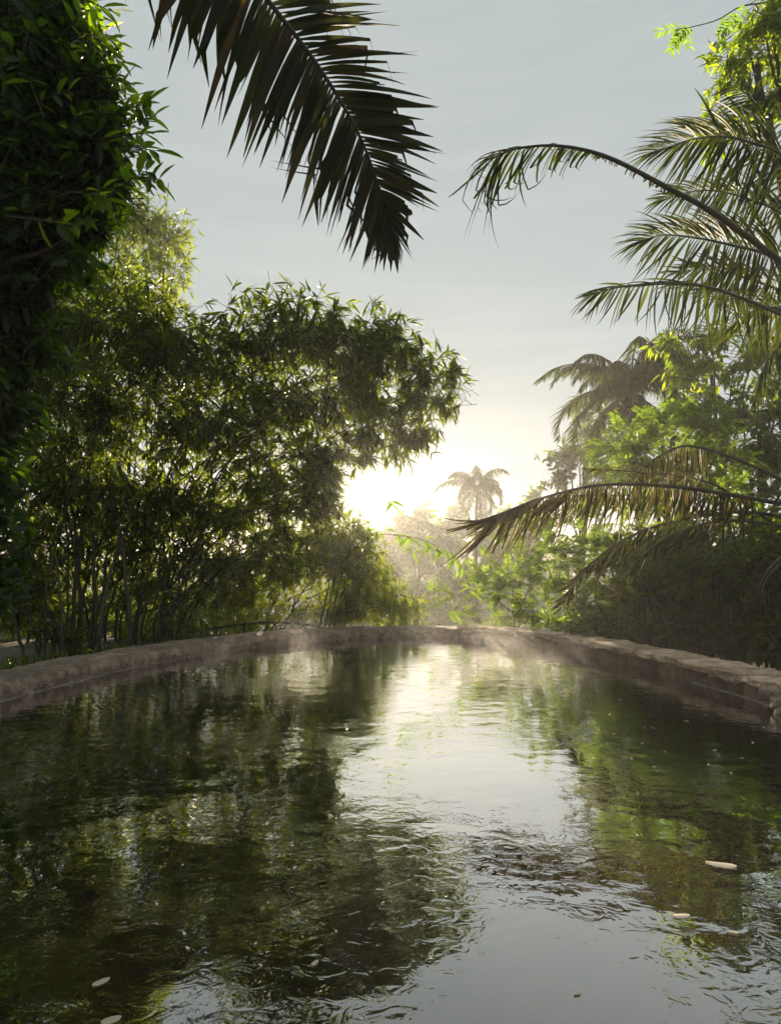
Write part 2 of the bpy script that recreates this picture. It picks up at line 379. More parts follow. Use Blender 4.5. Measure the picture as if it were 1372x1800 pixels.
# right: rough stone course under flat coping slabs
rw = empty('pool_wall', (3.7, 6, -.3), 'rough stone pool wall topped with flat coping slabs curving along the right side', 'wall')
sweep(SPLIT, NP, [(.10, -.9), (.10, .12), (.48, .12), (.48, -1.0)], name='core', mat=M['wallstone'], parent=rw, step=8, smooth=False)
def rock(w, d, h, seed, rough=.12, cuts=3, round_=.15):
    """irregular block: subdivided box with noise"""
    V = []; Q = []; n = cuts + 1; key = {}
    def vid(p):
        k = tuple(np.round(p, 5))
        if k not in key: key[k] = len(V); V.append(p)
        return key[k]
    for ax in range(3):
        for s in (-.5, .5):
            for i in range(n):
                for j in range(n):
                    cs = []
                    for (a, b) in ((i, j), (i + 1, j), (i + 1, j + 1), (i, j + 1)):
                        p = [0, 0, 0]; p[ax] = s; p[(ax + 1) % 3] = a / n - .5; p[(ax + 2) % 3] = b / n - .5
                        cs.append(vid(np.array(p)))
                    Q.append(cs if s > 0 else cs[::-1])
    V = np.array(V)
    out = []
    for p in V:
        q = Vector(p * 2.1) + Vector((seed * 3.7, seed * 1.3, seed * 7.1))
        r = 1 - round_ * (np.sum((np.abs(p) > .42)) >= 2) * .5
        nv = np.array([noise.noise(q), noise.noise(q + Vector((5, 1, 2))), noise.noise(q + Vector((2, 8, 3)))])
        pp = p * np.array([w, d, h]) * r + nv * rough * min(w, d, h) * np.array([1.0, 1.0, .8])
        out.append(pp)
    return np.array(out), Q
def place_along(i, off, z, me, name, mat, parent, yaw=0):
    o = obj(name, me, mat, parent)
    a = math.atan2(tan[i][1], tan[i][0]) + yaw
    p = path[i] + nrm[i] * off
    o.location = Vector((p[0], p[1], z)); o.rotation_euler = (random.uniform(-.02, .02), random.uniform(-.02, .02), a)
    return o
i = SPLIT + 3; k = 0; ds = su[1]
while i < NP - 120:
    w = random.uniform(.32, .62); ni = int(w / ds)
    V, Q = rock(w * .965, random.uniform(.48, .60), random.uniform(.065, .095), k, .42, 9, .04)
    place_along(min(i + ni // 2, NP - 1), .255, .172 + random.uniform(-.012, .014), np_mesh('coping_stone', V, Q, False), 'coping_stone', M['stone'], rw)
    i += ni; k += 1
i = SPLIT + 2; k = 40
while i < NP - 120:
    w = random.uniform(.22, .5); ni = int(w / ds)
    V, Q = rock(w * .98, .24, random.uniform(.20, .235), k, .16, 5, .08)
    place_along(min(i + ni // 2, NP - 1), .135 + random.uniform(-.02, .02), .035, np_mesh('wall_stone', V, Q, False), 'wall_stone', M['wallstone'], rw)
    i += ni; k += 1
ir = [int(np.argmin(np.linalg.norm(path - np.array(q), axis=1))) for q in ((3.30, 7.05), (3.40, 5.9), (3.43, 5.2))]
sweep(ir[0] - 8, ir[1], [(-.030, .001), (-.033, .006), (-.022, .009), (.02, .009)], jit=.006, name='mineral_line', mat=M['lime_scale'], parent=rw)
for k in range(16):    # broken edge with loose rubble
    ii = ir[1] + int(random.uniform(-4, 52)); s = random.uniform(.05, .13)
    V, Q = rock(s * random.uniform(1, 1.8), s, s * random.uniform(.6, 1.1), 90 + k, .5, 3, .2)
    o = place_along(ii, random.uniform(-.09, .04), random.uniform(.02, .15), np_mesh('broken_stone', V, Q), 'broken_stone', M['rubble'], rw, random.uniform(0, 3))

# ------------------------------------------------------------------ foliage builders
def tree_root(name, loc, label, cat, group=None):
    return empty(name, (loc[0], loc[1], gz(loc)), label, cat, group)
def limb(parent, name, pts, r0, r1, mat, sides=8, n=24, wob=0.0, nodes=False):
    P = catmull(pts, n)
    if wob: P[1:-1] += rng.normal(size=(n - 2, 3)) * wob
    r = np.linspace(r0, r1, n)
    if nodes: r = r * (1 + .18 * (np.arange(n) % 3 == 0))
    b = Buf(); tube(b, P, r, sides)
    return obj(name, b.mesh(name, True), mat, parent)
def bamboo_sprays(buf, tw, blobs, leaf_l=.24, aspect=.15, flow=None, per=6):
    blobs = [(c, r, int(n * .78)) for c, r, n in blobs]
    """blobs: (centre, radii, count)"""
    for c, r, n in blobs:
        P = in_blob(n, c, r)
        out = unit(P - np.array(c) + 1e-6)
        D = unit(out * .55 + rand_dir(n) * .7 + np.array([0, 0, -.15]) + (np.array(flow) if flow is not None else 0))
        for q in range(per):
            keep = rng.random(n) < .93
            Pk, Dk = P[keep], D[keep]; m = len(Pk)
            d = unit(Dk + rand_dir(m) * .75 + np.array([0, 0, -.38]))
            L = leaf_l * rng.uniform(.6, 1.25, m)
            N = unit(rand_dir(m) * .7 + np.array([0, 0, 1.0]))
            V, Q = leaves(Pk - Dk * rng.uniform(0, .12, m)[:, None], d, N, L, L * aspect * rng.uniform(.8, 1.2, m), 'lance')
            buf.add(V, Q)
        # the twig that carries each spray
        B = P - D * rng.uniform(.25, .6, n)[:, None] - np.array([0, 0, .12])
        S = unit(np.cross(D, rand_dir(n))) * .0035
        U = unit(np.cross(D, S)) * .0035
        V = np.stack([B + S * 1.5, B - S * 1.5, B + U * 1.5, P + S, P - S, P + U], 1).reshape(-1, 3)
        o = np.arange(n)[:, None, None] * 6
        Q = (o + np.array([[0, 1, 4, 3], [1, 2, 5, 4], [2, 0, 3, 5]])[None]).reshape(-1, 4)
        tw.add(V, Q)
def B(x, y, d, rx, ry, n, rd=None):
    """blob from where it shows in the photo"""
    c = pix(x, y, d); a = pr(rx, d); b_ = pr(ry, d)
    return (np.array(c), (a, rd or max(a, b_) * .9, b_), n)
def clump(name, base, label, cat, blobs, mat, leaf_l, ncul, spread, r=.028, group=None, aspect=.15, flow=None, per=6, targets=None):
    root = tree_root(name, base, label, cat, group)
    bz = root.location
    fb, tb = Buf(), Buf()
    bamboo_sprays(fb, tb, blobs, leaf_l, aspect, flow, per)
    obj('foliage', fb.mesh('foliage'), mat, root, 'stuff'); obj('twigs', tb.mesh('twigs'), M['twig'], root, 'stuff')
    w = np.array([b[2] for b in blobs], float); w /= w.sum()
    for k in range(ncul):
        b = blobs[rng.choice(len(blobs), p=w)] if targets is None else targets[k % len(targets)]
        tgt = np.array(b[0]) + rng.normal(size=3) * np.array(b[1]) * .45
        bs = np.array(bz) + np.array([rng.normal() * spread, rng.normal() * spread * .7, -.05])
        mid = bs * .5 + tgt * .5; hgt = tgt[2] - bs[2]
        mid[:2] = bs[:2] * .72 + tgt[:2] * .28; mid[2] = bs[2] + hgt * .55
        q = bs * .9 + tgt * .1; q[:2] = bs[:2] * .97 + tgt[:2] * .03; q[2] = bs[2] + hgt * .2
        limb(root, 'culm', [bs, q, mid, bs * .25 + tgt * .75 + np.array([0, 0, hgt * .08]), tgt], r * rng.uniform(.6, 1.1), r * .25, M['culm'], 7, 25, 0.012, True)
    return root
def broad(root, blobs, mat, leaf_l, aspect, tpl='oval', name='crown', per=5, droop=.3, twigs=True):
    fb, tb = Buf(), Buf()
    for c, r, n in blobs:
        P = in_blob(n, c, r); out = unit(P - np.array(c) + 1e-6)
        D = unit(out * .6 + rand_dir(n) * .6 + np.array([0, 0, .1]))
        for q in range(per):
            d = unit(D * .7 + rand_dir(n) * .9 + np.array([0, 0, -droop]))
            L = leaf_l * rng.uniform(.6, 1.2, n); N = unit(rand_dir(n) * .8 + np.array([0, 0, 1.0]) + out * .3)
            V, Q = leaves(P - D * (rng.uniform(0, leaf_l, n))[:, None], d, N, L, L * aspect * rng.uniform(.8, 1.2, n), tpl); fb.add(V, Q)
        if twigs:
            Bp = P - D * (leaf_l * 2.5); S = unit(np.cross(D, rand_dir(n))) * leaf_l * .03; U = unit(np.cross(D, S)) * leaf_l * .03
            V = np.stack([Bp + S, Bp - S, Bp + U, P + S * .6, P - S * .6, P + U * .6], 1).reshape(-1, 3)
            Q = (np.arange(n)[:, None, None] * 6 + np.array([[0, 1, 4, 3], [1, 2, 5, 4], [2, 0, 3, 5]])[None]).reshape(-1, 4); tb.add(V, Q)
    obj(name, fb.mesh(name), mat, root, 'stuff')
    if twigs: obj('twigs', tb.mesh('twigs'), M['twig'], root, 'stuff')
def pinnate(root, blobs, mat, rach, leaf_l, nl=9, name='crown', droop=.25, tpl='diam', aspect=.42):
    """compound feathery leaves: a stalk with paired leaflets"""
    fb, tb = Buf(), Buf()
    for c, r, n in blobs:
        P = in_blob(n, c, r); out = unit(P - np.array(c) + 1e-6)
        D = unit(out * .7 + rand_dir(n) * .55 + np.array([0, 0, .25])); N = unit(np.array([0, 0, 1.0]) + rand_dir(n) * .45)
        S = unit(np.cross(N, D)); N = np.cross(D, S); Ls = rach * rng.uniform(.6, 1.15, n)
        for k in range(nl):
            t = (k + 1) / nl
            pos = P + D * (Ls * t)[:, None] - np.array([0, 0, 1]) * (Ls * droop * t * t)[:, None]
            for s in (-1, 1):
                d = unit(S * s + D * (.35 + .5 * t) + rand_dir(n) * .15 - np.array([0, 0, .25]))
                L = leaf_l * (1 - .45 * abs(t - .45)) * rng.uniform(.8, 1.15, n)
                V, Q = leaves(pos, d, unit(N + rand_dir(n) * .25), L, L * aspect, tpl); fb.add(V, Q)
        E = P + D * Ls[:, None] - np.array([0, 0, 1]) * (Ls * droop)[:, None]
        a = leaf_l * .04
        V = np.stack([P + S * a, P - S * a, P + N * a, E + S * a * .4, E - S * a * .4, E + N * a * .4], 1).reshape(-1, 3)
        Q = (np.arange(n)[:, None, None] * 6 + np.array([[0, 1, 4, 3], [1, 2, 5, 4], [2, 0, 3, 5]])[None]).reshape(-1, 4); tb.add(V, Q)
    obj(name, fb.mesh(name), mat, root, 'stuff'); obj('twigs', tb.mesh('twigs'), M['twig'], root, 'stuff')

# palm leaflets: shared meshes, one object per leaflet
def leaflet_mesh(name, droop, kink=None, split=False, n=7, fold=.35, wmax=.5):
    V = []; Q = []
    z = 0.0; x = 0.0; ang = 0.0
    for k in range(n + 1):
        t = k / n
        w = wmax * (min(1, .35 + t * 3) if t < .25 else 1.0) * (1 - max(0, (t - .35) / .65) ** 1.6) + .02
        a = -droop * t * 1.6
        if kink and t > kink[0]: a -= kink[1]
        if k: x += math.cos(a) / n; z += math.sin(a) / n
        for s in (-1, 0, 1): V.append((x, s * w, z + abs(s) * w * fold * .12))
        # width is scaled separately from length
    for k in range(n):
        b = 3 * k; Q += [(b, b + 1, b + 4, b + 3), (b + 1, b + 2, b + 5, b + 4)]
    if split:                       # torn lengthwise: two narrow tongues
        V2 = []; Q2 = []
        for sgn in (-1, 1):
            o = len(V2)
            for k in range(n + 1):
                t = k / n; l, m_, r_ = V[3 * k:3 * k + 3]; off = sgn * max(0, t - .3) * wmax * .75 * random.uniform(.8, 1.1)
                cut = 1 if sgn < 0 else .86
                for f in ((0, 1) if sgn > 0 else (-1, 0)):
                    V2.append((m_[0] * cut, abs(l[1]) * f * .9 + off, (m_[2] if f == 0 else l[2]) - (.06 * t * t if sgn > 0 else 0)))
            for k in range(n): b = o + 2 * k; Q2.append((b, b + 1, b + 3, b + 2))
        V, Q = V2, Q2
    return np_mesh(name, V, Q, True)
def leaflet_set(mat, droop, kinks):
    out = []
    for k in range(5):
        me = leaflet_mesh('leaflet', droop * random.uniform(.5, 1.4), (random.uniform(.55, .85), random.uniform(.8, 1.5)) if random.random() < kinks else None, split=(k % 3 == 1))
        me.materials.append(mat); out.append(me)
    return out
def interp_vec(tab, t):
    for (a, va), (b, vb) in zip(tab[:-1], tab[1:]):
        if t <= b: f = (t - a) / max(b - a, 1e-6); return Vector(va).lerp(Vector(vb), max(0, f))
    return Vector(tab[-1][1])
def frond(parent, pts, n, Ltab, Rtab, lmax, width, meshes, rmat, r0=.02, t0=.15, prof=None, up=(0, -.6, .8), jit=.12, miss=0.0, single=True, name='frond', rlen=1.0, missR=None):
    """a pinnate palm frond; Ltab/Rtab give the hang of the leaflets on either side along the stalk"""
    P = catmull(pts, 60)
    b = Buf(); tube(b, P, np.linspace(r0, r0 * .14, 60) , 7)
    st = obj(name, b.mesh(name, True), rmat, parent)
    st.location = (0, 0, 0); prof = prof or (lambda t: min(1, .45 + 2.2 * t) * (1 - .62 * max(0, t - .55) / .45))
    fb = Buf()
    for k in range(n):
        t = t0 + (1 - t0) * (k + .5) / n
        i = t * 59; a = int(min(i, 58)); pos = Vector(P[a]).lerp(Vector(P[a + 1]), i - a)
        T = Vector(P[min(a + 1, 59)] - P[a]).normalized()
        for side, tab in ((0, Ltab), (1, Rtab)):
            ms = miss if side == 0 or missR is None else missR
            if random.random() < ms: continue
            d = (interp_vec(tab, t).normalized() + Vector([random.gauss(0, jit) for _ in range(3)]) + T * .05).normalized()
            L = lmax * prof(t) * random.uniform(.78, 1.08) * (rlen if side else 1); W = width * random.uniform(.7, 1.25) * (1 - .4 * t)
            upv = Vector(up) + Vector([random.gauss(0, .35) for _ in range(3)])
            y = upv.cross(d).normalized(); z = d.cross(y)
            me = random.choice(meshes)
            Mx = Matrix(((d.x * L, y.x * W, z.x * L, pos.x), (d.y * L, y.y * W, z.y * L, pos.y), (d.z * L, y.z * W, z.z * L, pos.z), (0, 0, 0, 1)))
            if single:
                o = bpy.data.objects.new('leaflet', me); C.objects.link(o); o.parent = st
                o.matrix_parent_inverse = Matrix.Identity(4); o.matrix_basis = Mx
                LEAFLETS.append((o, Mx))
            else:
                V = np.array([Mx @ v.co for v in me.vertices]); Q = [tuple(p.vertices) for p in me.polygons]; fb.add(V, Q)
    if not single: obj('leaflets', fb.mesh('leaflets', True), meshes[0].materials[0], st, 'stuff')
    return st
LEAFLETS = []
HAZE = 0.00115
# ------------------------------------------------------------------ bamboo on the left bank
clump('bamboo_clump', pix(150, 1125, 10.6), 'tall dark bamboo clump with a thick cluster of stems at the left rim', 'bamboo',
      [B(60, 560, 10.5, 110, 110, 547), B(190, 560, 11, 120, 110, 652), B(90, 700, 10.5, 130, 120, 673), B(230, 690, 11, 130, 110, 673),
       B(60, 850, 10.6, 110, 110, 442), B(190, 830, 11, 120, 100, 442), B(40, 990, 10.4, 80, 90, 273), B(290, 600, 11, 90, 80, 442),
       B(200, 960, 11.4, 120, 90, 315), B(90, 960, 11, 100, 90, 273), B(250, 890, 11.4, 100, 80, 252), B(130, 1060, 11.6, 110, 50, 136), B(290, 1040, 11.8, 90, 60, 157)],
      M['bamboo'], .24, 18, .30, .034)
clump('bamboo_clump', pix(275, 1115, 11.6), 'wide arching bamboo clump fanning right towards the sun', 'bamboo',
      [B(420, 610, 12, 110, 75, 392), B(520, 580, 12, 110, 65, 434), B(620, 610, 12.2, 90, 65, 364), B(700, 640, 12.3, 75, 62, 230),
       B(755, 680, 12.3, 55, 65, 133), B(795, 690, 12.3, 30, 50, 42), B(690, 775, 12.4, 75, 40, 77), B(610, 795, 12.5, 50, 30, 60), B(735, 755, 12.3, 50, 35, 42), B(400, 720, 12, 130, 90, 448), B(530, 700, 12.3, 110, 80, 392), B(630, 725, 12.4, 80, 65, 210),
       B(470, 810, 12.3, 120, 75, 336), B(340, 800, 11.8, 110, 90, 322), B(550, 820, 12.6, 55, 55, 125), B(690, 740, 12.3, 60, 50, 91),
       B(430, 900, 12.4, 120, 80, 294), B(525, 890, 12.8, 65, 65, 190), B(330, 950, 12, 120, 80, 230), B(440, 980, 12.2, 120, 70, 230), B(560, 850, 12.6, 40, 45, 90)],
      M['bamboo'], .29, 24, .30, .026)
clump('bamboo_clump', pix(470, 1100, 14.2), 'low bushy bamboo clump drooping over the far left rim', 'bamboo',
      [B(570, 955, 13.6, 80, 50, 420), B(620, 1000, 13.6, 70, 60, 420), B(500, 1000, 13.4, 100, 70, 420), B(660, 1050, 14, 65, 48, 300),
       B(705, 1078, 14.3, 50, 30, 170), B(400, 1010, 13, 110, 70, 330), B(590, 1065, 13.8, 90, 34, 260), B(440, 1075, 13.4, 90, 26, 150), B(612, 1064, 13.6, 34, 36, 130)],  # last blob added to break up the sun glint on the water
      M['bamboo_lime'], .19, 22, .35, .018)
clump('bamboo_clump', pix(230, 1095, 17.5), 'sunlit yellow green bamboo clump behind the dark left stems', 'bamboo',
      [B(260, 420, 17, 80, 70, 620), B(200, 500, 17, 110, 90, 520), B(300, 470, 17, 45, 60, 130), B(120, 860, 17, 150, 110, 560), B(300, 930, 17.5, 150, 100, 560),
       B(120, 1030, 17, 140, 70, 420), B(320, 1050, 17.5, 140, 50, 360), B(230, 760, 17.5, 170, 90, 420)],
      M['bamboo_lime'], .26, 18, .5, .035)
simple_shrubs_left = [(60, 1070, 13.5, 'sunlit yellow green undergrowth behind the thin young stems'), (230, 1085, 14, 'sunlit undergrowth glimpsed between the dark bamboo stems'), (380, 1075, 15, 'bright undergrowth behind the fan of leaning stems')]
# slender bare stems at the far left
bl = tree_root('bamboo_clump', pix(60, 1140, 9.8), 'thin young bamboo stems with few leaves beside the pale slab', 'bamboo')
for x0, x1, y1 in ((45, 5, 1010), (70, 45, 1030), (78, 82, 1020), (112, 100, 980)):
    limb(bl, 'culm', [pix(x0, 1165, 9.8), pix((x0 + x1) / 2, (1150 + y1) / 2, 9.8), pix(x1, y1, 9.8)], .026, .014, M['culm'], 7, 14, .008, True)
fb, tb = Buf(), Buf(); bamboo_sprays(fb, tb, [B(40, 1060, 9.8, 60, 60, 70), B(95, 1110, 9.9, 40, 40, 40)], .2, .16)
obj('foliage', fb.mesh('foliage'), M['bamboo'], bl, 'stuff'); obj('twigs', tb.mesh('twigs'), M['twig'], bl, 'stuff')
# the sprig of bamboo reaching out over the gap
ho = tree_root('bamboo_clump', pix(560, 1090, 13.2), 'bamboo clump sending one thin leafy sprig across the misty gap', 'bamboo')
fb, tb = Buf(), Buf(); bamboo_sprays(fb, tb, [B(600, 960, 12.8, 50, 60, 150), B(630, 1000, 12.8, 40, 50, 130)], .2, .15)
obj('foliage', fb.mesh('foliage'), M['bamboo_lime'], ho, 'stuff'); obj('twigs', tb.mesh('twigs'), M['twig'], ho, 'stuff')
for k in range(4): limb(ho, 'culm', [pix(560 + k * 9, 1105, 13.1), pix(575 + k * 9, 1040, 13), pix(590 + k * 14, 960, 12.9)], .02, .006, M['culm'], 7, 14, .01, True)
br = limb(ho, 'branch', [pix(600, 985, 12.9), pix(645, 945, 12.4), pix(690, 940, 12.2), pix(745, 950, 12.1), pix(790, 975, 12), pix(812, 1000, 12), pix(828, 1040, 12)], .008, .003, M['twig'], 5, 20)
lme = np_mesh('leaf', TPL['lance'][0], TPL['lance'][1]); lme.materials.append(leaf_mat('sprig_leaf', (.05, .10, .012), (.10, .16, .02), .5, (3, 3, .8), objrand=True))
def leaf_obj(parent, me, p, d, L, W, up=(0, 0, 1), name='leaf'):
    d = Vector(d).normalized(); y = Vector(up).cross(d).normalized(); z = d.cross(y)
    o = bpy.data.objects.new(name, me); C.objects.link(o); o.parent = parent
    if parent.location.length: o.matrix_parent_inverse = Matrix.Translation(parent.location).inverted()
    h = (L + W) * .45
    o.matrix_basis = Matrix(((d.x * L, y.x * W, z.x * h, p[0]), (d.y * L, y.y * W, z.y * h, p[1]), (d.z * L, y.z * W, z.z * h, p[2]), (0, 0, 0, 1)))
    return o
for (x, y, k) in ((662, 935, 4), (700, 938, 5), (722, 945, 6), (728, 965, 5), (745, 952, 6), (765, 962, 6), (780, 968, 6), (795, 978, 4), (812, 1000, 2), (826, 1035, 5), (690, 880, 4), (800, 985, 4)):
    for j in range(k):
        leaf_obj(br, lme, pix(x + random.uniform(-6, 6), y + random.uniform(-4, 4), 12.1), (random.uniform(-1, 1), random.uniform(-.6, .6), random.uniform(-1.1, .25)), random.uniform(.2, .36), random.uniform(.045, .065), (random.uniform(-.5, .5), -.7, .7))
# bent stem lying over the far rim
tag(limb(None, 'fallen_branch', [pix(330, 1112, 12.6), pix(420, 1098, 12.7), pix(480, 1094, 12.9), pix(545, 1099, 13.1), pix(600, 1112, 13.2)], .028, .012, M['twig'], 7, 24, .004),
    'thin dark branch lying low behind the far left rim', 'branch')

# ------------------------------------------------------------------ broadleaf tree, upper left
bt = tree_root('broadleaf_tree', (-5.0, 5.6, 0), 'dark broadleaf tree with large glossy leaves filling the upper left corner', 'tree')
limb(bt, 'trunk', [(-5.0, 5.6, -.4), (-4.95, 5.6, 1.5), (-4.8, 5.5, 3), (-4.6, 5.5, 4.2), (-4.4, 5.4, 6.2)], .20, .06, M['bark'], 10, 30, .015)
for e in ((60, 120, 5.4), (180, 60, 5.3), (200, 260, 5.2), (60, 330, 5.4), (120, 420, 5.3), (30, 560, 5.6)):
    q = pix(*e); z0 = max(2.2, q.z - .9); limb(bt, 'limb', [(-4.75, 5.5, z0), ((q.x - 4.75) / 2, 5.45, (z0 + q.z) / 2 + .1), q], .06, .015, M['bark'], 7, 14, .01)
broad(bt, [B(20, 60, 5.4, 130, 130, 420), B(95, 150, 5.3, 85, 100, 240), B(40, 260, 5.4, 105, 120, 360), B(170, 250, 5.2, 55, 70, 100), B(130, 60, 5.3, 40, 70, 70), B(180, 160, 5.3, 35, 50, 36), B(180, 320, 5.3, 55, 40, 60), B(120, 400, 5.5, 60, 50, 70),
           B(20, 420, 5.6, 110, 110, 520), B(-20, 560, 5.8, 100, 120, 480), B(110, 360, 5.4, 90, 60, 230), B(-60, 700, 5.9, 110, 130, 420), B(-90, 850, 6, 120, 120, 320), B(-80, 1000, 6.2, 90, 110, 220)],
      M['broad'], .18, .38, 'oval', per=6)
bme = np_mesh('leaf', TPL['oval'][0], TPL['oval'][1], True); bme.materials.append(M['broad_one'])
edge = [(195, 20), (175, 60), (205, 75), (215, 110), (205, 150), (228, 150), (232, 190), (255, 185), (270, 205), (262, 235), (272, 265), (240, 260), (258, 300), (280, 315), (225, 300), (200, 330), (235, 375), (215, 390),
        (180, 350), (160, 380), (130, 400), (215, 215), (185, 190), (190, 250), (150, 300), (100, 330), (90, 310), (150, 20), (130, 90), (160, 130), (145, 200), (110, 250), (60, 300), (120, 160)]
for (x, y) in edge:
    tip = pix(x, y, 5.05 + random.uniform(-.15, .2)); ax = Vector((.8, random.uniform(-.4, .3), random.uniform(-.45, .5))).normalized()
    L0 = random.uniform(.16, .34); sz = random.uniform(.75, 1.2)
    tg = limb(bt, 'twig', [tip - ax * L0 * 1.6 - Vector((0, 0, .04)), tip - ax * L0 * .6, tip], .008, .003, M['bark'], 5, 6)
    for j in range(8):
        a = j * 2.4 + random.random(); s = Matrix.Rotation(a, 3, ax) @ ax.orthogonal().normalized(); f = (j / 8) ** 1.4
        leaf_obj(tg, bme, tip - ax * L0 * f, ax * random.uniform(.35, 1.1) + s * .8 + Vector((0, 0, -.3)), random.uniform(.11, .22) * sz, random.uniform(.045, .075) * sz, (random.uniform(-.6, .6), -.5, .9))

# ------------------------------------------------------------------ palms
def gravity_frond(parent, c, az, el, length, n, lmax, width, meshes, rmat, sag=.9, r0=.03, single=False, t0=.18, hang=.7, name='frond', miss=0.0):
    pts = []; p = Vector(c); a = el
    for k in range(7):
        pts.append(p.copy()); st = length / 6
        p = p + Vector((math.sin(az) * math.cos(a), math.cos(az) * math.cos(a), math.sin(a))) * st; a -= sag / 6 * (1 + k * .25)
    s = Vector((math.cos(az), -math.sin(az), 0)); f = Vector((math.sin(az), math.cos(az), 0))
    tb = [(0, s * -1 + f * .3 + Vector((0, 0, -hang * .6))), (.6, s * -.9 + f * .6 + Vector((0, 0, -hang))), (1, s * -.3 + f + Vector((0, 0, -hang - .3)))]
    tr = [(0, s * 1 + f * .3 + Vector((0, 0, -hang * .6))), (.6, s * .9 + f * .6 + Vector((0, 0, -hang))), (1, s * .3 + f + Vector((0, 0, -hang - .3)))]
    return frond(parent, pts, n, tb, tr, lmax, width, meshes, rmat, r0, t0, single=single, up=(0, 0, 1), name=name, miss=miss)
# overhead palm: only the hanging frond is in the picture
op = tree_root('palm_tree', (-4.95, 2.7, 0), 'palm with one large weathered brown frond hanging in from the top edge', 'palm tree')
limb(op, 'trunk', [(-4.95, 2.7, -.4), (-4.9, 2.7, 2), (-4.85, 2.65, 4.4), (-4.75, 2.7, 6.2)], .17, .12, M['bark'], 12, 24, .01)
LS = leaflet_set(M['frond_brown'], .10, .0); LSK = LS + leaflet_set(M['frond_brown'], .12, .9)
dd = 4.3
frond(op, [(-4.75, 2.7, 6.2), (-3.6, 3.2, 6.75), pix(250, -330, 3.9), pix(360, -140, 4.0), pix(470, 0, 4.1), pix(560, 118, 4.2), pix(628, 232, 4.35), pix(668, 335, 4.5), pix(690, 420, 4.65)], 96,
      [(0, (-.7, .1, -.6)), (.45, (-.42, .05, -.9)), (.75, (-.36, .0, -.93)), (.92, (-.25, 0, -1)), (1, (-.02, 0, -1))],
      [(0, (.8, .1, .5)), (.45, (.9, .05, .42)), (.62, (1, .05, .14)), (.75, (1, .05, -.12)), (.88, (.85, .05, -.38)), (.95, (.5, 0, -.85)), (1, (.1, 0, -1))],
      .86, .075, LSK, M['rachis_dark'], .030, .22, prof=lambda t: 1.15 - .15 * min(1, max(0, t - .38) / .25) if t < .7 else 1.0 - .62 * (t - .7) / .3, up=(.1, -1, .1), jit=.055, rlen=.80)
for az, el in ((-90, .7), (-150, .6), (160, .9), (-50, .8), (100, .5)):
    gravity_frond(op, (-4.75, 2.7, 6.15), R(az), el, 3.4, 40, .7, .045, LS, M['rachis'], 1.6, .03)

# right bank palm with several fronds reaching into the frame
rp = tree_root('palm_tree', (5.25, 7.3, 0), 'palm at the upper right whose green fronds reach in over the pool', 'palm tree')
cr0 = pix(1525, 590, 7.2)
limb(rp, 'trunk', [(5.35, 7.4, -.4), (5.3, 7.35, 1.5), cr0 + Vector((0, 0, -.1))], .16, .13, M['bark'], 12, 24, .01)
LG = leaflet_set(M['frond'], .35, .12)
LGF = leaflet_set(M['frond'], .8, .25)
up = (0, -.8, .6)
frond(rp, [cr0, pix(1372, 462, 6.9), pix(1255, 376, 6.7), pix(1168, 328, 6.5), pix(1082, 283, 6.3), pix(1022, 263, 6.2), pix(965, 256, 6.1), pix(905, 262, 6.05), pix(862, 280, 6)], 74,
      [(0, (-.3, -.1, -1)), (.6, (-.75, -.2, -.45)), (.8, (-.6, -.2, -.8)), (.95, (-.45, -.2, -.9)), (1, (-.8, -.2, -.45))],
      [(0, (-.3, .2, .6)), (.6, (-.95, .1, .35)), (.85, (-1, 0, .18)), (1, (-1, 0, -.05))],
      .62, .036, LGF, M['rachis_dark'], .040, .32, prof=lambda t: (.10 + .08 * random.random() if t < .58 else .35 + .35 * random.random()) if t < .74 else (.6 + .9 * (t - .74) / .14 if t < .88 else 1.65 - 4.0 * (t - .88)), up=up, jit=.12, missR=.45, miss=.12, rlen=.55)
def side_frond(pts, n, lo, hi, lmax, w, t0=.2, rl=.9, mat=None, miss=0.0, jit=.1, ms=None, r0=.028, single=False):
    return frond(rp, [cr0] + pts, n, lo, hi, lmax, w, ms or LG, mat or M['rachis'], r0, t0, up=up, jit=jit, rlen=rl, miss=miss, single=single)
fan_lo = [(0, (-.15, -.1, -1)), (.5, (-.35, -.1, -1)), (.8, (-.7, -.1, -.75)), (1, (-1, -.1, -.25))]
fan_hi = [(0, (.1, .2, 1)), (.5, (-.25, .2, 1)), (.8, (-.65, .1, .7)), (1, (-1, 0, .15))]
side_frond([pix(1440, 330, 7.1), pix(1372, 272, 7.0), pix(1320, 251, 6.9), pix(1268, 240, 6.8), pix(1212, 246, 6.7), pix(1150, 268, 6.6)], 58, fan_lo, fan_hi, 1.0, .042, .33, single=True)
side_frond([pix(1420, 480, 7.5), pix(1340, 445, 7.5), pix(1289, 432, 7.4), pix(1233, 420, 7.3), pix(1168, 413, 7.2), pix(1125, 424, 7.1)], 58, fan_lo, fan_hi, 1.0, .042, .25)
side_frond([pix(1440, 580, 6.8), pix(1372, 553, 6.7), pix(1298, 522, 6.6), pix(1233, 502, 6.5), pix(1168, 499, 6.4), pix(1082, 506, 6.3), pix(1035, 520, 6.2)], 58,
           [(0, (.1, -.1, -1)), (.5, (.05, -.1, -1)), (.8, (-.35, -.1, -.95)), (1, (-.8, -.1, -.5))], [(0, (-.4, .2, .6)), (.5, (-.9, .2, .4)), (1, (-1, 0, .1))], .72, .040, .25, .7, M['rachis'], single=True)
side_frond([pix(1450, 420, 8.2), pix(1400, 320, 8.2), pix(1360, 240, 8.2), pix(1325, 180, 8.1), pix(1290, 150, 8.0)], 36,
           [(0, (-.9, -.1, -.5)), (1, (-.9, -.1, -.1))], [(0, (.8, 0, .1)), (1, (.3, 0, 1))], .95, .06, .3, .9)
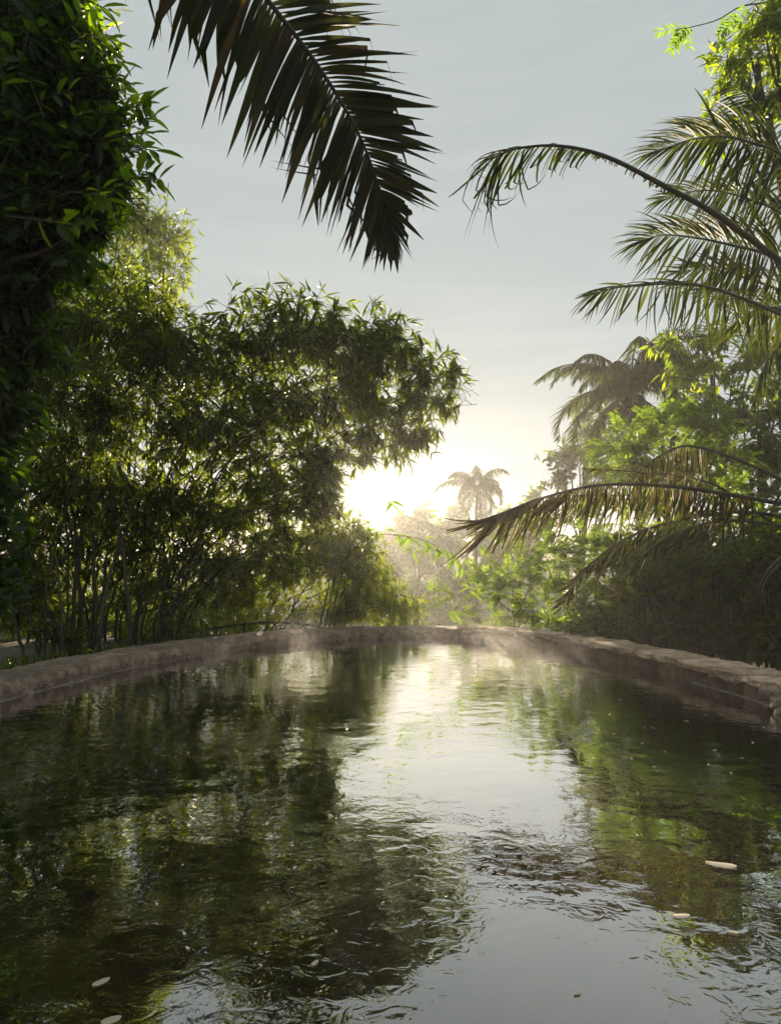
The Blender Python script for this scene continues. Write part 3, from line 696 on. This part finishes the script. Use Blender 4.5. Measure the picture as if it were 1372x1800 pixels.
side_frond([pix(1480, 600, 7.0), pix(1430, 590, 6.9), pix(1375, 605, 6.8), pix(1340, 650, 6.7), pix(1325, 710, 6.6)], 34,
           [(0, (-.5, -.1, -1)), (1, (-.3, -.1, -1))], [(0, (.3, 0, -1)), (1, (.2, 0, -1))], .5, .035, .3, .9, M['rachis_dark'])
side_frond([pix(1450, 600, 9), pix(1372, 594, 9), pix(1300, 590, 8.9), pix(1220, 592, 8.8), pix(1140, 606, 8.7)], 20,
           [(0, (-.2, -.1, -1)), (1, (-.6, -.1, -.6))], [(0, (-.2, 0, 1)), (1, (-.8, 0, .3))], .25, .02, .3, .9, M['rachis_dark'], .75, r0=.02)
side_frond([pix(1450, 450, 8.3), pix(1380, 380, 8.2), pix(1300, 345, 8.1), pix(1230, 335, 8.0), pix(1160, 352, 7.9)], 46, fan_lo, fan_hi, .8, .045, .3)
side_frond([pix(1450, 560, 8.0), pix(1390, 520, 7.9), pix(1320, 492, 7.8), pix(1250, 474, 7.7), pix(1185, 478, 7.6)], 46, fan_lo, fan_hi, .75, .045, .3)
side_frond([pix(1450, 600, 7.6), pix(1400, 560, 7.5), pix(1350, 540, 7.4), pix(1300, 560, 7.3), pix(1265, 600, 7.2)], 40, fan_lo, fan_hi, .6, .04, .3)
for az, el in ((60, .8), (110, .6), (150, .9), (20, 1.0)):
    gravity_frond(rp, cr0, R(az), el, 3.0, 40, .7, .04, LG, M['rachis'], 1.5, .03)

# lower palm with dry drooping fronds
dp = tree_root('palm_tree', (6.1, 8.3, 0), 'short palm with dry brown fronds drooping over the right wall', 'palm tree')
cr1 = pix(1530, 960, 8.2)
limb(dp, 'trunk', [(6.1, 8.3, -.4), (6.08, 8.25, .4), cr1], .18, .15, M['bark'], 12, 12, .01)
LD = leaflet_set(M['frond_dead'], .25, .25)
hang = [(0, (.05, -.1, -1)), (.7, (-.05, -.1, -1)), (.9, (-.3, -.1, -.95)), (1, (-.6, -.1, -.8))]
hang2 = [(0, (-.1, .2, -1)), (.6, (-.25, .1, -.95)), (.85, (-.75, .1, -.5)), (1, (-.9, 0, -.3))]
frond(dp, [cr1, pix(1440, 905, 8.0), pix(1372, 886, 7.8), pix(1273, 868, 7.6), pix(1200, 857, 7.4), pix(1109, 851, 7.2), pix(1036, 855, 7.1), pix(963, 872, 7.0), pix(905, 892, 6.9), pix(862, 912, 6.8)], 92,
      hang, hang2, .70, .046, LD, M['rachis_dark'], .035, .28, up=(.6, -.8, 0), jit=.09, prof=lambda t: .75 + .35 * t, rlen=.85)
frond(dp, [cr1, pix(1400, 860, 8.0), pix(1300, 810, 7.8), pix(1220, 785, 7.6), pix(1180, 790, 7.5), pix(1140, 815, 7.4), pix(1115, 850, 7.3)], 30,
      [(0, (-.1, -.1, -1)), (1, (.1, -.1, -1))], [(0, (.1, -.1, -1)), (1, (.1, .1, -1))], .5, .045, LD, M['rachis_dark'], .03, .45, up=(.6, -.8, 0), jit=.12)
frond(dp, [cr1, pix(1420, 920, 8.3), pix(1300, 900, 8.2), pix(1170, 920, 8.1), pix(1085, 955, 8.0), pix(1020, 1010, 7.9), pix(985, 1070, 7.8)], 40,
      [(0, (.1, -.1, -1)), (1, (-.3, -.1, -1))], [(0, (-.2, .1, -.9)), (1, (-.8, .1, -.7))], .6, .045, LD, M['rachis_dark'], .03, .35, up=(.6, -.8, 0), jit=.16, miss=.1, single=False)
frond(dp, [cr1, pix(1450, 950, 7.6), pix(1400, 960, 7.4), pix(1350, 1000, 7.2), pix(1320, 1060, 7.1)], 24,
      [(0, (.1, -.1, -1)), (1, (-.3, -.1, -1))], [(0, (.3, .1, -.9)), (1, (.1, .1, -1))], .45, .04, LD, M['rachis'], .03, .35, up=(.6, -.8, 0), jit=.2, single=False)
frond(dp, [cr1, pix(1380, 930, 8.6), pix(1250, 850, 8.6), pix(1120, 830, 8.5), pix(1030, 825, 8.4)], 22,
      [(0, (-.5, -.1, -.9)), (1, (-.8, -.1, -.2))], [(0, (-.5, 0, .9)), (1, (-1, 0, .3))], .4, .04, LD, M['rachis_dark'], .025, .5, up=up, jit=.2, miss=.35, single=False)
frond(dp, [cr1, pix(1400, 930, 7.9), pix(1290, 915, 7.8), pix(1190, 935, 7.7), pix(1120, 985, 7.6), pix(1080, 1050, 7.5)], 34,
      [(0, (.1, -.1, -1)), (1, (-.2, -.1, -1))], [(0, (-.3, .1, -.9)), (1, (-.7, .1, -.7))], .5, .04, LD, M['rachis'], .028, .4, up=(.6, -.8, 0), jit=.2, miss=.15, single=False)
frond(dp, [cr1, pix(1440, 960, 7.4), pix(1380, 985, 7.2), pix(1345, 1020, 7.1), pix(1335, 1060, 7.0)], 20,
      [(0, (.2, -.1, -1)), (1, (-.2, -.1, -1))], [(0, (-.2, .1, -.9)), (1, (.2, .1, -1))], .4, .035, LD, M['rachis'], .02, .4, up=(.6, -.8, 0), jit=.2, single=False)
for az, el in ((60, .9), (120, .6), (10, .9)):
    gravity_frond(dp, cr1, R(az), el, 2.4, 34, .6, .04, LG, M['rachis'], 1.5, .03)

LC = leaflet_set(M['coco'], .3, .05)
def coconut(c, label, length, nf, lmax, seed, lean=(0, 0), width=.05):
    random.seed(seed)
    root = tree_root('coconut_palm', (c.x + lean[0], c.y, 0), label, 'palm tree')
    limb(root, 'trunk', [(c.x + lean[0], c.y, root.location.z - .2), (c.x + lean[0] * .6, c.y, root.location.z * .5 + c.z * .5), c], .22 * length / 4, .14 * length / 4, M['bark'], 9, 20, .02)
    for k in range(nf):
        gravity_frond(root, c + Vector((0, 0, random.uniform(-.1, .15))), k * 2.399 + random.uniform(-.2, .2), 1.35 * (1 - k / nf) + random.uniform(-.25, .25) - (.75 if k > nf * .7 else 0), length * random.uniform(.7, 1.12), 44, lmax, width, LC, M['rachis'], random.uniform(1.0, 1.8), .04, hang=random.uniform(.5, 1.0))
    b = Buf()
    for k in range(7):
        V, Q = rock(.24, .24, .3, 200 + k, .1, 3, .5); a = k * .9
        b.add(V + np.array([c.x + math.cos(a) * .28, c.y + math.sin(a) * .28, c.z - .3]), Q)
    obj('coconuts', b.mesh('coconuts', True), M['rachis'], root, 'stuff')
    return root
coconut(pix(1108, 690, 19), 'coconut palm with dark crown standing above the lime feathery tree', 3.1, 32, .75, 3, (.3, 0), .08)
coconut(pix(838, 858, 56), 'pale hazy coconut palm standing alone in the far gap', 3.7, 18, 1.0, 5, (-.5, 0), .12)
coconut(pix(775, 965, 82), 'faint short palm deep in the mist right of the sun', 3.2, 14, .8, 9, (.2, 0), .1)
random.seed(21)

# ------------------------------------------------------------------ trees on the right bank and beyond
def simple_tree(name, base, label, blobs, mat, leaf_l, aspect, tpl='oval', tr=.12, per=5, kind='broad', cat='tree', group=None, **kw):
    root = tree_root(name, base, label, cat, group); b0 = Vector(root.location) + Vector((0, 0, -.15))
    top = Vector(np.mean([b[0] for b in blobs], axis=0))
    limb(root, 'trunk', [b0, b0.lerp(top, .4) + Vector((.1, 0, .1)), b0.lerp(top, .75), top], tr, tr * .35, M['bark'], 8, 20, tr * .12)
    for b in blobs[:9]:
        q = Vector(b[0]); s = b0.lerp(top, random.uniform(.35, .7)); limb(root, 'limb', [s, s.lerp(q, .5) + Vector((0, 0, .12 * (q - s).length)), q], tr * .42, tr * .1, M['bark'], 6, 12, tr * .08)
    if kind == 'broad': broad(root, blobs, mat, leaf_l, aspect, tpl, per=per, **kw)
    else: pinnate(root, blobs, mat, leaf_l[0], leaf_l[1], **kw)
    return root
# top right corner
tt = simple_tree('leafy_tree', (7.0, 9.4, 0), 'tall tree with drooping lime leaves in the upper right corner',
      [B(1345, 60, 8.6, 60, 60, 76), B(1300, 125, 8.6, 60, 45, 66), B(1365, 150, 8.8, 60, 60, 80), B(1285, 205, 8.5, 48, 40, 50), B(1250, 240, 8.4, 25, 45, 26), B(1420, 60, 8.8, 80, 80, 80), B(1350, 10, 8.5, 50, 35, 46), B(1310, 70, 8.5, 40, 30, 30)],
      M['lime'], .17, .26, 'lance', .12, 6, droop=.7)
tw = limb(tt, 'branch', [pix(1345, 5, 8.5), pix(1300, 12, 8.4), pix(1260, 35, 8.3), pix(1212, 48, 8.2), pix(1190, 50, 8.2)], .012, .004, M['twig'], 6, 14)
for (x, y, a, n) in ((1212, 48, -2.4, 7), (1200, 45, -1.9, 8), (1190, 48, -2.9, 7), (1195, 52, -2.0, 8), (1205, 52, -1.4, 6), (1290, 25, -2.2, 7), (1275, 32, -1.9, 6), (1310, 12, -2.3, 7), (1300, 40, -2.6, 7)):
    for j in range(n):
        for s in (-1, 1):
            p = pix(x + math.cos(a) * j * 6, y - math.sin(a) * j * 6, 8.2); leaf_obj(tw, lme, p, (math.cos(a + s * .9), random.uniform(-.3, .3), math.sin(a + s * .9)), .10, .035, (random.uniform(-.3, .3), -1, .2))
simple_tree('leafy_tree', pix(1290, 1130, 13.5), 'bright lime leafed tree with hanging leaf clusters under the green fronds',
      [B(1180, 610, 13, 42, 42, 40, .35), B(1230, 640, 13, 50, 45, 50, .35), B(1200, 700, 13, 32, 50, 34, .3), B(1290, 640, 13.2, 55, 45, 40, .35), B(1330, 600, 13.4, 45, 45, 34, .35), B(1250, 590, 13.2, 45, 32, 30, .3)],
      M['lime'], .27, .28, 'lance', .07, 5, droop=.9)
simple_tree('leafy_tree', pix(1330, 1120, 15.5), 'darker loose leaved tree at the right edge behind the lime tree',
      [B(1300, 720, 15, 60, 50, 110), B(1372, 690, 15, 50, 70, 130), B(1270, 770, 15, 60, 40, 110), B(1350, 790, 15, 60, 40, 120), B(1320, 840, 15, 70, 40, 120), B(1400, 820, 15, 60, 70, 120)],
      M['mid'], .2, .4, 'oval', .11)
simple_tree('feathery_tree', pix(1160, 1130, 12.5), 'feathery yellow green tree with fern like leaves beneath the coconut palm',
      [B(1095, 770, 12, 38, 45, 60), B(1115, 810, 12, 50, 40, 70), B(1180, 770, 12, 45, 45, 70), B(1235, 760, 12, 40, 50, 65), B(1200, 820, 12, 60, 40, 90), B(1260, 800, 12, 40, 45, 60), B(1250, 730, 12, 25, 30, 30), B(1140, 860, 12, 80, 40, 90), B(1230, 880, 12, 80, 40, 80)],
      M['fern'], (.42, .12), .42, kind='pinnate', nl=9)
simple_tree('leafy_tree', pix(1010, 1110, 31), 'loose dark tree in haze left of the coconut palm',
      [B(1035, 710, 31, 35, 35, 70), B(1020, 765, 31, 40, 40, 90), B(995, 805, 31, 40, 32, 90), B(1050, 830, 31, 50, 40, 100), B(980, 840, 31, 30, 20, 50), B(1090, 760, 31, 40, 50, 70), B(1020, 880, 31, 50, 30, 90)],
      M['mid'], .32, .42, 'oval', .16)
for (x, y, d, lab) in simple_shrubs_left:
    simple_tree('leafy_shrub', pix(x, 1115, d), lab, [B(x, y, d, 90, 45, 260), B(x - 60, y + 20, d, 60, 30, 130), B(x + 70, y + 20, d, 60, 30, 130)], M['lime'], .16, .3, 'lance', .03, 5, cat='shrub')
# right bank understory
simple_tree('feathery_shrub', pix(900, 1110, 12.8), 'pale sunlit feathery shrub at the left end of the right bank', [B(850, 1050, 12.8, 48, 42, 70), B(900, 1020, 12.8, 60, 50, 90), B(950, 1060, 12.6, 60, 45, 80), B(880, 1085, 12.8, 70, 20, 50), B(960, 1000, 12.9, 50, 45, 60)],
      M['fern'], (.36, .11), .42, kind='pinnate', tr=.04, cat='shrub', nl=8)
simple_tree('feathery_shrub', pix(1000, 1110, 13.4), 'olive green feathery shrub under the tip of the dry frond', [B(1000, 960, 13.2, 80, 60, 120), B(1060, 1010, 12.4, 80, 60, 100), B(930, 960, 13.4, 55, 45, 70)],
      M['fern'], (.36, .11), .42, kind='pinnate', tr=.04, cat='shrub', nl=8)
for (x, y, d, s, lab) in ((1080, 1040, 11, 1.0, 'dark green leafy shrub behind the middle of the right wall'), (1180, 1010, 10.2, 1.15, 'dense dark shrub below the dry hanging frond'),
                          (1290, 1000, 9.6, 1.25, 'large shadowed shrub behind the right wall near the frame edge'), (1380, 1040, 9.0, 1.2, 'nearly black shrub at the right edge above the wall')):
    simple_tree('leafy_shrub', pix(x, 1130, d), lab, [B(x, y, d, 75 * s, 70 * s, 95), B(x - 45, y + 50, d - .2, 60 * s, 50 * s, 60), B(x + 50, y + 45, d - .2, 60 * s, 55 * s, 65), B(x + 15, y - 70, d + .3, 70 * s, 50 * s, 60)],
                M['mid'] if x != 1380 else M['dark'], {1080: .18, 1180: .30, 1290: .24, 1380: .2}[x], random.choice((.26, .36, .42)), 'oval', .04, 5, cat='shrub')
simple_tree('leafy_shrub', pix(1200, 1110, 16), 'mid green shrub filling the bank behind the feathery tree', [B(1100, 950, 16, 90, 50, 70), B(1220, 950, 16, 100, 55, 70), B(1340, 950, 15, 100, 55, 70), B(1150, 1020, 15.5, 120, 50, 80), B(1320, 1030, 15, 110, 50, 80)],
            M['mid'], .2, .4, 'oval', .05, 5, cat='shrub')
for (x, y, d, lab) in ((1130, 930, 9.6, 'sprawling fern like shrub with light leaves under the dry frond'), (1250, 950, 9.2, 'light green feathery shrub in front of the dark bank'), (1345, 930, 8.9, 'feathery shrub by the right edge behind the hanging dry leaves')):
    simple_tree('feathery_shrub', pix(x, 1130, d), lab, [B(x, y, d, 65, 45, 34), B(x - 40, y + 50, d, 45, 35, 20), B(x + 50, y + 40, d, 45, 35, 22)], M['mid'], (.34, .12), .42, kind='pinnate', tr=.03, cat='shrub', nl=8)
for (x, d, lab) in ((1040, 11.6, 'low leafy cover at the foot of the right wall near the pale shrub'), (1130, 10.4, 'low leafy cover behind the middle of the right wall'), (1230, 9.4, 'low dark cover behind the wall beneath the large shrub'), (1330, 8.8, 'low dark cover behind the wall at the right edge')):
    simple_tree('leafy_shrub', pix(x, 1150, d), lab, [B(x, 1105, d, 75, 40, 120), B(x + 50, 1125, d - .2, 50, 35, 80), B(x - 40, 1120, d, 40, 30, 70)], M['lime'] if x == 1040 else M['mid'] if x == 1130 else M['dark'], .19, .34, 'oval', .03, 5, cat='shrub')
for (x, d, w) in ((1095, 9.9, 'leftmost'), (1150, 9.4, 'second'), (1210, 8.9, 'third'), (1262, 8.6, 'rightmost')):       # bare stalks in the shade behind the wall
    q = tree_root('dry_stalks', pix(x, 1130, d), w + ' tuft from the left of bare upright stalks behind the right wall' if w in ('second', 'third') else w + ' tuft of bare upright stalks in shade behind the right wall', 'plant', 'bare stalks behind the right wall')
    for j in range(5): limb(q, 'stalk', [pix(x + j * 9, 1150, d), pix(x + j * 9 + random.uniform(-5, 5), 1100, d), pix(x + j * 9 + random.uniform(-15, 15), 1040 + random.uniform(-20, 20), d)], .008, .004, M['twig'], 5, 8)

# far side of the valley
FAR = [(735, 920, 84, 45, 40, 'hazy round tree crown just right of the sun gap'), (790, 918, 92, 50, 40, 'faint tall tree left of the far coconut palm'), (690, 940, 90, 40, 50, 'palest tree in the mist at the edge of the bamboo'),
       (875, 930, 76, 50, 50, 'hazy tree right of the far coconut trunk'), (770, 1010, 78, 45, 70, 'dark misty tree filling the valley gap above the far rim'), (810, 1045, 62, 45, 70, 'shadowed tree at the right of the valley gap'),
       (720, 1060, 86, 45, 60, 'misty tree low in the valley left of the gap'), (930, 900, 60, 50, 50, 'hazy tree behind the tip of the dry frond'), (650, 990, 76, 60, 60, 'faint tree behind the low bushy bamboo'), (560, 930, 80, 90, 60, 'distant tree hidden behind the arching bamboo')]
for (x, y, d, rx, ry, lab) in FAR:
    simple_tree('distant_tree', pix(x, 1090, d), lab, [B(x, y, d, rx * .6, ry * .5, 60), B(x - rx * .55, y + ry * .35, d - 2, rx * .5, ry * .4, 50), B(x + rx * .55, y + ry * .25, d + 2, rx * .5, ry * .4, 50), B(x, y + ry * .8, d, rx, ry * .5, 90), B(x + rx * .2, y - ry * .55, d, rx * .35, ry * .3, 26), B(x, y + ry * 1.4, d, rx, ry * .6, 80)],
                M['mid'], .0115 * d, .5, 'diam', .3, 5, group='trees across the valley', twigs=False)
# hillside
hx = np.linspace(-260, 260, 70); hy = np.linspace(75, 210, 26)
HV = [[x, y, min(10.0, gz((x, y)) - .6 + (y - 75) * .075 * (1 + .3 * math.sin(x * .03)) + 2.2 * noise.noise(Vector((x * .07, y * .07, 0))))] for y in hy for x in hx]
HQ = [(j * 70 + i, j * 70 + i + 1, (j + 1) * 70 + i + 1, (j + 1) * 70 + i) for j in range(25) for i in range(69)]
tag(obj('hillside', np_mesh('hillside', HV, HQ, True), M['hill']), kind='structure')

# left background: pale slab and low wall
V, Q = rock(1.5, 1.0, .14, 300, .2, 4, .05); p = pix(10, 1152, 11.4)
sl_ = obj('stone_slab', np_mesh('stone_slab', V + np.array([p.x, p.y, p.z - .07]), Q), M['slab']); tag(sl_, 'pale flat stone slab at the left edge behind the rim', 'slab')
V, Q = rock(2.2, .3, .95, 301, .1, 5, .05); p = pix(-30, 1105, 14.5)
gw = obj('garden_wall', np_mesh('garden_wall', V + np.array([p.x, p.y, p.z - .2]), Q), M['stone']); tag(gw, 'low pinkish garden wall glimpsed at the left edge behind thin stems', 'wall')

# ground cover along the outside of the rim
fb = Buf()
n = 5200; ii = rng.integers(240, NP - 120, n); off = rng.uniform(.76, 2.2, n)
P = np.c_[path[ii] + nrm[ii] * off[:, None], np.full(n, -.3)]; P[:, 2] = [gz(p) - .02 for p in P]
D = unit(rand_dir(n) * .5 + np.array([0, 0, 1.0])); L = rng.uniform(.12, .42, n)
V, Q = leaves(P, D, rand_dir(n), L, rng.uniform(.008, .016, n), 'lance'); fb.add(V, Q)
tag(obj('grass', fb.mesh('grass'), M['grass']), 'thin grass growing along the outer foot of the pool rim', 'grass', kind='stuff')

# ------------------------------------------------------------------ petals floating on the water
TPL['petal'] = leaf_template([(0, .2), (.2, .45), (.55, .5), (.85, .38), (1, .12)], -.05, -.02)
pme = np_mesh('petal', TPL['petal'][0] - np.array([.5, 0, 0]), TPL['petal'][1], True); pme.materials.append(M['petal'])
def on_water(x, y):
    a, b = pix(x, y, 1.0), Vector((0, 0, CAM_H)); d = a - b; return b + d * (CAM_H / -d.z)
def petal(x, y, s, w, yaw, label, group=None):
    p = on_water(x, y); o = obj('petal', pme); o.location = (p.x, p.y, .004); o.rotation_euler = (random.uniform(-.03, .03), random.uniform(-.03, .03), yaw); o.scale = (s, s * w, s)
    tag(o, label, 'petal', group)
petal(1266, 1520, .115, .55, -.45, 'largest cream petal floating near the right edge of the water')
petal(1197, 1611, .060, .55, .1, 'oval cream petal floating just below the largest one')
petal(1287, 1640, .035, .5, -.5, 'tiny tan petal floating right of the oval cream petal')
petal(178, 1727, .050, .5, .7, 'pale petal floating in the dark water at lower left')
petal(196, 1794, .050, .6, .4, 'pale petal cut by the bottom edge at lower left')
petal(553, 1694, .030, .55, 1.0, 'small white petal in the dark water at lower centre')
grp = 'small petals scattered on the water'
for (x, y) in ((449, 1660), (324, 1642), (518, 1526), (276, 1590), (330, 1668), (1132, 1279), (1078, 1290), (1028, 1291), (1255, 1319), (1360, 1281), (1307, 1242), (1239, 1257), (1262, 1330), (897, 1536), (829, 1651), (1014, 1748), (1040, 1410), (1120, 1395), (250, 1262), (340, 1197), (290, 1195), (944, 1156)) + tuple((1050 + (k * 97) % 310, 1215 + (k * 53) % 130 + ((k * 97) % 310) * .12) for k in range(18)):
    p = on_water(x, y); petal(x, y, random.uniform(.012, .024) * (1 + .10 * p.y), random.uniform(.4, .6), random.uniform(0, 3), 'tiny pale petal fleck floating on the shaded water near the right wall' if x > 1000 and y < 1420 else 'tiny pale petal fleck floating in the open or left part of the pool', grp + (' near the right wall' if x > 1000 and y < 1420 else ''))

# ------------------------------------------------------------------ haze and steam
def vol_box(name, lo, hi, label=None):
    V, Q = [], []
    for z in (lo[2], hi[2]):
        for x, y in ((lo[0], lo[1]), (hi[0], lo[1]), (hi[0], hi[1]), (lo[0], hi[1])): V.append((x, y, z))
    Q = [(3, 2, 1, 0), (4, 5, 6, 7), (0, 1, 5, 4), (1, 2, 6, 5), (2, 3, 7, 6), (3, 0, 4, 7)]
    return obj(name, np_mesh(name, V, Q))
hm, nt, out = mat_new('morning_haze')
pv = nt.nodes.new('ShaderNodeVolumePrincipled'); pv.inputs['Color'].default_value = (.95, .95, .95, 1)
pv.inputs['Density'].default_value = HAZE; pv.inputs['Anisotropy'].default_value = .6
nt.links.new(pv.outputs[0], out.inputs['Volume'])
hz = vol_box('haze', (-720, -320, -14), (720, 920, 13.0))
hz.data.materials.append(hm); tag(hz, 'thin pale morning haze filling the valley air', 'haze', kind='stuff')

sm, nt, out = mat_new('steam')
pv = nt.nodes.new('ShaderNodeVolumePrincipled'); pv.inputs['Color'].default_value = (.97, .96, .95, 1); pv.inputs['Anisotropy'].default_value = .6
tcn = nt.nodes.new('ShaderNodeTexCoord'); ns = nt.nodes.new('ShaderNodeTexNoise'); ns.inputs['Scale'].default_value = 1.5; ns.inputs['Detail'].default_value = 3
nt.links.new(tcn.outputs['Object'], ns.inputs[0])
mrs = nt.nodes.new('ShaderNodeMapRange'); mrs.inputs[1].default_value = .50; mrs.inputs[2].default_value = .75; mrs.inputs[3].default_value = 0; mrs.inputs[4].default_value = .16
nt.links.new(ns.outputs[0], mrs.inputs[0])
sx_ = nt.nodes.new('ShaderNodeSeparateXYZ'); nt.links.new(tcn.outputs['Object'], sx_.inputs[0])
mz = nt.nodes.new('ShaderNodeMapRange'); mz.inputs[1].default_value = .05; mz.inputs[2].default_value = .62; mz.inputs[3].default_value = 1; mz.inputs[4].default_value = 0
nt.links.new(sx_.outputs[2], mz.inputs[0])
ml_ = nt.nodes.new('ShaderNodeMath'); ml_.operation = 'MULTIPLY'; nt.links.new(mrs.outputs[0], ml_.inputs[0]); nt.links.new(mz.outputs[0], ml_.inputs[1])
nt.links.new(ml_.outputs[0], pv.inputs['Density']); nt.links.new(pv.outputs[0], out.inputs['Volume'])
stm = vol_box('steam', (-2.6, 7.8, .02), (2.8, 11.9, .68)); stm.data.materials.append(sm)
tag(stm, 'thin wisps of steam rising off the far half of the water', 'steam', kind='stuff')
scene.cycles.volume_step_rate = 2.0
